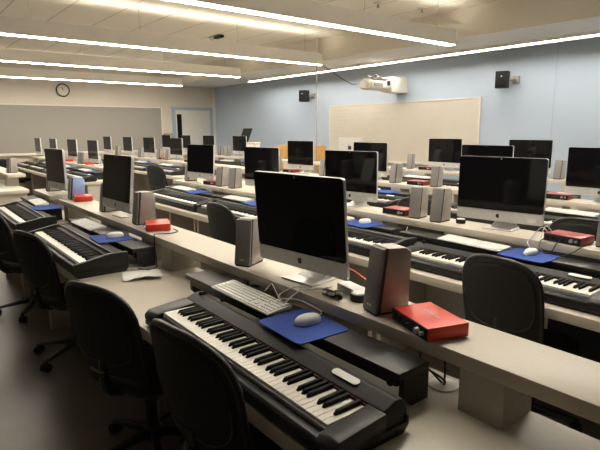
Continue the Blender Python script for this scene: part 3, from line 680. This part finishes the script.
# back row
Y4 = RY_[4]
for x in (-3.17, -4.41, -9.84, -11.24, -12.46, -13.65): computer(4, x, Y4 + .06, 0)
computer(4, -6.40, Y4 + .19, PI, facing_away=True, label='silver all-in-one computer turned round showing its white back and logo', w=.60)
for x in (-3.0, -4.3, -9.6): piano(4, x, Y4 - .49, 0, False)
for x in (-4.62, -10.1): bridge(4, x, Y4 - .145, 1.25)
for x in (-4.72, -10.1): keyboard(4, x, Y4 - .10)
for x, rz in ((-5.05, 20), (-2.81, 0), (-10.75, 15), (-10.45, 15), (-4.62 + .75, 0), (-12.0, 15)): speaker(4, x, Y4 + .13, R(rz), .225)
interface(4, -3.66, Y4 + .12, R(5)); interface(4, -4.72, Y4 + .10, R(5)); interface(4, -11.7, Y4 + .12, R(5))

# chairs
chair(1, -2.235, .87, R(19), label='black swivel chair at centre left between the two nearest pianos', base=R(8), w=.225)
chair(1, -1.355, .895, R(6), label='black swivel chair nearest the camera, against the nearest piano', zt=.06, w=.225)
chair(1, -3.63, .91, R(14), label='black swivel chair with blue-grey base beside the middle piano', steel=M['chair_steel'], base=R(42), w=.225)
chair(1, -4.80, .88, R(12), label='black swivel chair at the far left edge of the front row')
chair(2, -1.235, 2.485, R(0), zt=.03, w=.205); chair(2, -3.88, 2.48, R(0)); chair(2, -13.2, 2.3, R(30))
chair(3, -1.55, 4.05, R(10)); chair(3, -3.0, 4.05, R(10)); chair(3, -4.85, 4.0, R(12)); chair(3, -8.0, 3.64, R(12), zt=.07)
chair(4, -4.7, 5.6, R(10))

# ------------------------------------------------------------------ loose things
def cable(lab, mat, r, *runs, name='cable'):
    o = part(name, 'cab_' + lab, lambda m: [m.tube(p, r, n=8) for p in runs], mat); tag(o, lab, 'cable'); return o
cable('white mouse cable looping over the blue pad to the nearest computer', M['cable_white'], .0022, [(-1.36, 1.19, .882), (-1.39, 1.215, .885), (-1.50, 1.19, .905), (-1.57, 1.16, .895), (-1.60, 1.19, .905), (-1.55, 1.235, .935), (-1.49, 1.28, .93), (-1.48, 1.36, .928)])
cable('white keyboard cable arching from the nearest computer keyboard', M['cable_white'], .0022, [(-1.72, 1.19, .882), (-1.69, 1.205, .92), (-1.63, 1.18, .915), (-1.55, 1.15, .895), (-1.53, 1.16, .893), (-1.535, 1.20, .91), (-1.52, 1.24, .932), (-1.515, 1.28, .926), (-1.53, 1.35, .935)])
cable('thin white cable standing in loops beside the large second-row mouse', M['cable_white'], .0024, [(-1.38, Y2 - .04, .87), (-1.42, Y2 - .02, .91), (-1.41, Y2 + .0, .935), (-1.37, Y2 + .04, 1.0), (-1.33, Y2 + .07, .94)], [(-1.30, Y2 + .06, .925), (-1.32, Y2 + .04, .99), (-1.345, Y2 + .02, 1.01), (-1.36, Y2 + .01, .94)])
cable('black cable drooping from the dark red box at the right', M['cable_black'], .003, [(-1.34, Y2 + .018, .945), (-1.35, Y2 - .01, .93), (-1.345, Y2 - .03, .90), (-1.30, Y2 - .06, .875), (-1.27, Y2 - .04, .89), (-1.26, Y2 - .01, .93), (-1.25, Y2 + .018, .945)], [(-1.12, Y2 + .02, .935), (-1.13, Y2 - .01, .93), (-1.16, Y2 - .05, .90), (-1.22, Y2 - .10, .87)])
cable('black cable hanging from the small red box down to the desk', M['cable_black'], .0035, [(-3.05, 1.40, .93), (-2.98, 1.40, .925), (-2.94, 1.33, .926), (-2.97, 1.245, .927), (-2.93, 1.222, .926), (-2.92, 1.215, .86), (-2.90, 1.212, .78), (-2.87, 1.20, .748), (-2.85, 1.16, .745), (-2.88, 1.12, .745), (-2.91, 1.10, .745)])
cable('orange cable running behind the nearest computer', M['cable_orange'], .004, [(-1.85, 1.455, .924), (-1.70, 1.46, .924), (-1.60, 1.475, .95), (-1.50, 1.48, .975), (-1.42, 1.48, .955), (-1.34, 1.475, .926), (-1.25, 1.465, .924)])
cable('pale cable hanging below the second-row shelf toward the desk', M['cable_white'], .003, [(-2.31, Y2 - .006, .87), (-2.312, Y2 - .02, .83), (-2.308, Y2 - .04, .78), (-2.30, Y2 - .07, .752), (-2.29, Y2 - .16, .745)])
gr = tag(root('cable_grommet', (-.905, 1.325, ZT)), 'black desk grommet ring under the front row shelf', 'grommet')
part('ring', 'grr', lambda m: m.lathe([(.034, .0005), (.048, .0005), (.048, .004), (.034, .006)]), M['sticker'], gr)
part('insert', 'gri', lambda m: m.lathe([(0, .0005), (.034, .0005), (.034, .003), (0, .003)]), M['rubber'], gr)
cable('bunch of black cables rising from the desk grommet', M['cable_black'], .0035, [(-.91, 1.325, .745), (-.93, 1.29, .79), (-.96, 1.27, .82), (-.97, 1.30, .86)], [(-.90, 1.32, .745), (-.88, 1.29, .78), (-.93, 1.275, .80), (-.965, 1.28, .79)], [(-.905, 1.33, .745), (-.92, 1.35, .80), (-.95, 1.36, .86)])
cable('tangle of black cables under the second row desk at right edge', M['cable_black'], .006, [(-.72, 2.72, .01), (-.68, 2.7, .28), (-.66, 2.65, .42), (-.6, 2.55, .30), (-.55, 2.62, .36), (-.4, 2.7, .5)], [(-.70, 2.75, .3), (-.68, 2.68, .20), (-.64, 2.6, .42), (-.56, 2.66, .45), (-.45, 2.6, .2)], [(-.68, 2.75, .01), (-.67, 2.7, .2), (-.6, 2.56, .38), (-.5, 2.5, .3), (-.42, 2.66, .1)])
# adapters, tape box, paper
ad = tag(root('headphone_adapter', (-1.40, 1.288, ZR)), 'small black cluster of headphone adapters in front of the pale box', 'adapter')
part('body', 'ada', lambda m: (m.box(-.05, .02, -.012, .014, 0, .022, .005), m.cyl(0, 0, -.03, .04, .009, n=12, mat=Matrix.Translation((.02, .01, .012)) @ Matrix.Rotation(PI / 2, 4, 'Y') @ Matrix.Rotation(R(30), 4, 'X'))), M['rubber'], ad)
for k, (px, py) in enumerate(((-.02, -.016), (.02, -.018), (.045, .0))): part('plug', 'adp', lambda m: m.cyl(0, 0, 0, .028, .006, n=12, mat=Matrix.Rotation(R(80), 4, 'Y')), M['sticker'], ad, (px - .02, py, .012 + .004 * k))
tb = tag(root('plastic_case', (-1.372, 1.375, ZR), R(-10)), 'small pale blue-white plastic case behind the black puck', 'case')
part('lower_shell', 'tbl', lambda m: m.box(-.075, .075, -.03, .03, 0, .022, .003), M['clear'], tb)
part('lid', 'tbu', lambda m: m.box(-.074, .074, -.029, .029, .0225, .032, .003), M['paper'], tb)
def _paper(m):
    def f(u, v): return Vector((-.10 + .20 * u, -.10 + .21 * v + .02 * u, .002 + .022 * abs(math.sin(6 * u + 3 * v)) * u * (1 - .4 * v) + .010 * abs(math.sin(9 * v - 4 * u)) * v))
    m.sheet(f, 14, 10, .0015)
pp = part('paper_sheet', 'paper', _paper, M['paper'], None, (-2.77, 1.05, ZT), (0, 0, R(-25))); tag(pp, 'crumpled white paper sheet on the desk beside the middle piano', 'paper')

# things behind the third row
ob = tag(root('wooden_cabinet', (-8.5, 6.95, 0)), 'orange wooden cabinet behind the computers near the whiteboard', 'cabinet')
part('carcass', 'obc', lambda m: (m.box(-.70, .50, -.2, .2, .0, 1.22, .006)), M['wood'], ob)
part('door', 'obd', lambda m: m.box(-.68, -.03, -.215, -.2, .06, 1.19, .004), M['wood'], ob)
part('door', 'obe', lambda m: m.box(-.02, .48, -.215, -.2, .06, 1.19, .004), M['wood'], ob)
ms = tag(root('music_stand', (-10.42, 6.62, 0)), 'black music stand with tilted desk behind the back row', 'music stand')
part('desk_plate', 'msd', lambda m: m.prism([(-.19, 0), (.19, 0), (.26, .48), (-.12, .48)], 0, .01, 'y', mat=Matrix.Translation((0, 0, 1.13)) @ Matrix.Rotation(R(-18), 4, 'X')), M['back_black'], ms)
part('lip', 'msl', lambda m: m.box(-.19, .19, -.05, .0, 1.12, 1.132), M['back_black'], ms)
part('post', 'msp', lambda m: m.cyl(0, .06, .05, 1.42, .012, n=12), M['grey_metal'], ms)
for k in range(3): part('leg', 'msg', lambda m: m.tube([(0, 0, .12), (.28, 0, .01)], .009, smooth=False), M['grey_metal'], ms, (0, .06, 0), (0, 0, k * 2 * PI / 3 + .4))
pb = tag(root('paper_stack_box', (-9.34, 6.26, ZRR[4])), 'cream box beside the tilted music stand', 'box')
part('carton', 'pbc', lambda m: m.box(-.16, .14, -.09, .07, 0, .28, .004), M['paper'], pb)
part('lid', 'pbl', lambda m: m.box(-.165, .145, -.095, .075, .281, .33, .004), M['trim'], pb)
gx = tag(root('wall_unit', (XW, 6.62, 1.30)), 'small grey box on the far wall left of the door', 'box')
part('housing', 'gxh', lambda m: m.box(0, .12, -.12, .12, 0, .16, .006), M['grey_metal'], gx)
part('bracket', 'gxb', lambda m: m.box(0, .05, -.03, .03, -.08, 0), M['trim'], gx)

finish_labels()

# ------------------------------------------------------------------ camera, world, view
yaw, pitch, roll = R(38.87), R(10.62), R(-.277)
f = Vector((-math.cos(yaw) * math.cos(pitch), math.sin(yaw) * math.cos(pitch), -math.sin(pitch)))
r = f.cross(Vector((0, 0, 1))).normalized(); u = r.cross(f)
r2 = math.cos(roll) * r + math.sin(roll) * u; u2 = -math.sin(roll) * r + math.cos(roll) * u
cam = bpy.data.cameras.new('camera'); co = bpy.data.objects.new('camera', cam); C.objects.link(co)
co.matrix_world = Matrix(((r2.x, u2.x, -f.x, 0), (r2.y, u2.y, -f.y, 0), (r2.z, u2.z, -f.z, 1.56), (0, 0, 0, 1)))
cam.sensor_width = 36; cam.lens = 36 * 510.6 / 600; cam.clip_start = .05
SC.camera = co
w = bpy.data.worlds.new('world'); SC.world = w; w.use_nodes = True
w.node_tree.nodes['Background'].inputs[0].default_value = (.5, .5, .5, 1); w.node_tree.nodes['Background'].inputs[1].default_value = .02
SC.view_settings.view_transform = 'Standard'; SC.view_settings.look = 'None'; SC.view_settings.gamma = 1; SC.view_settings.use_curve_mapping = False
SC.view_settings.exposure = 1.02
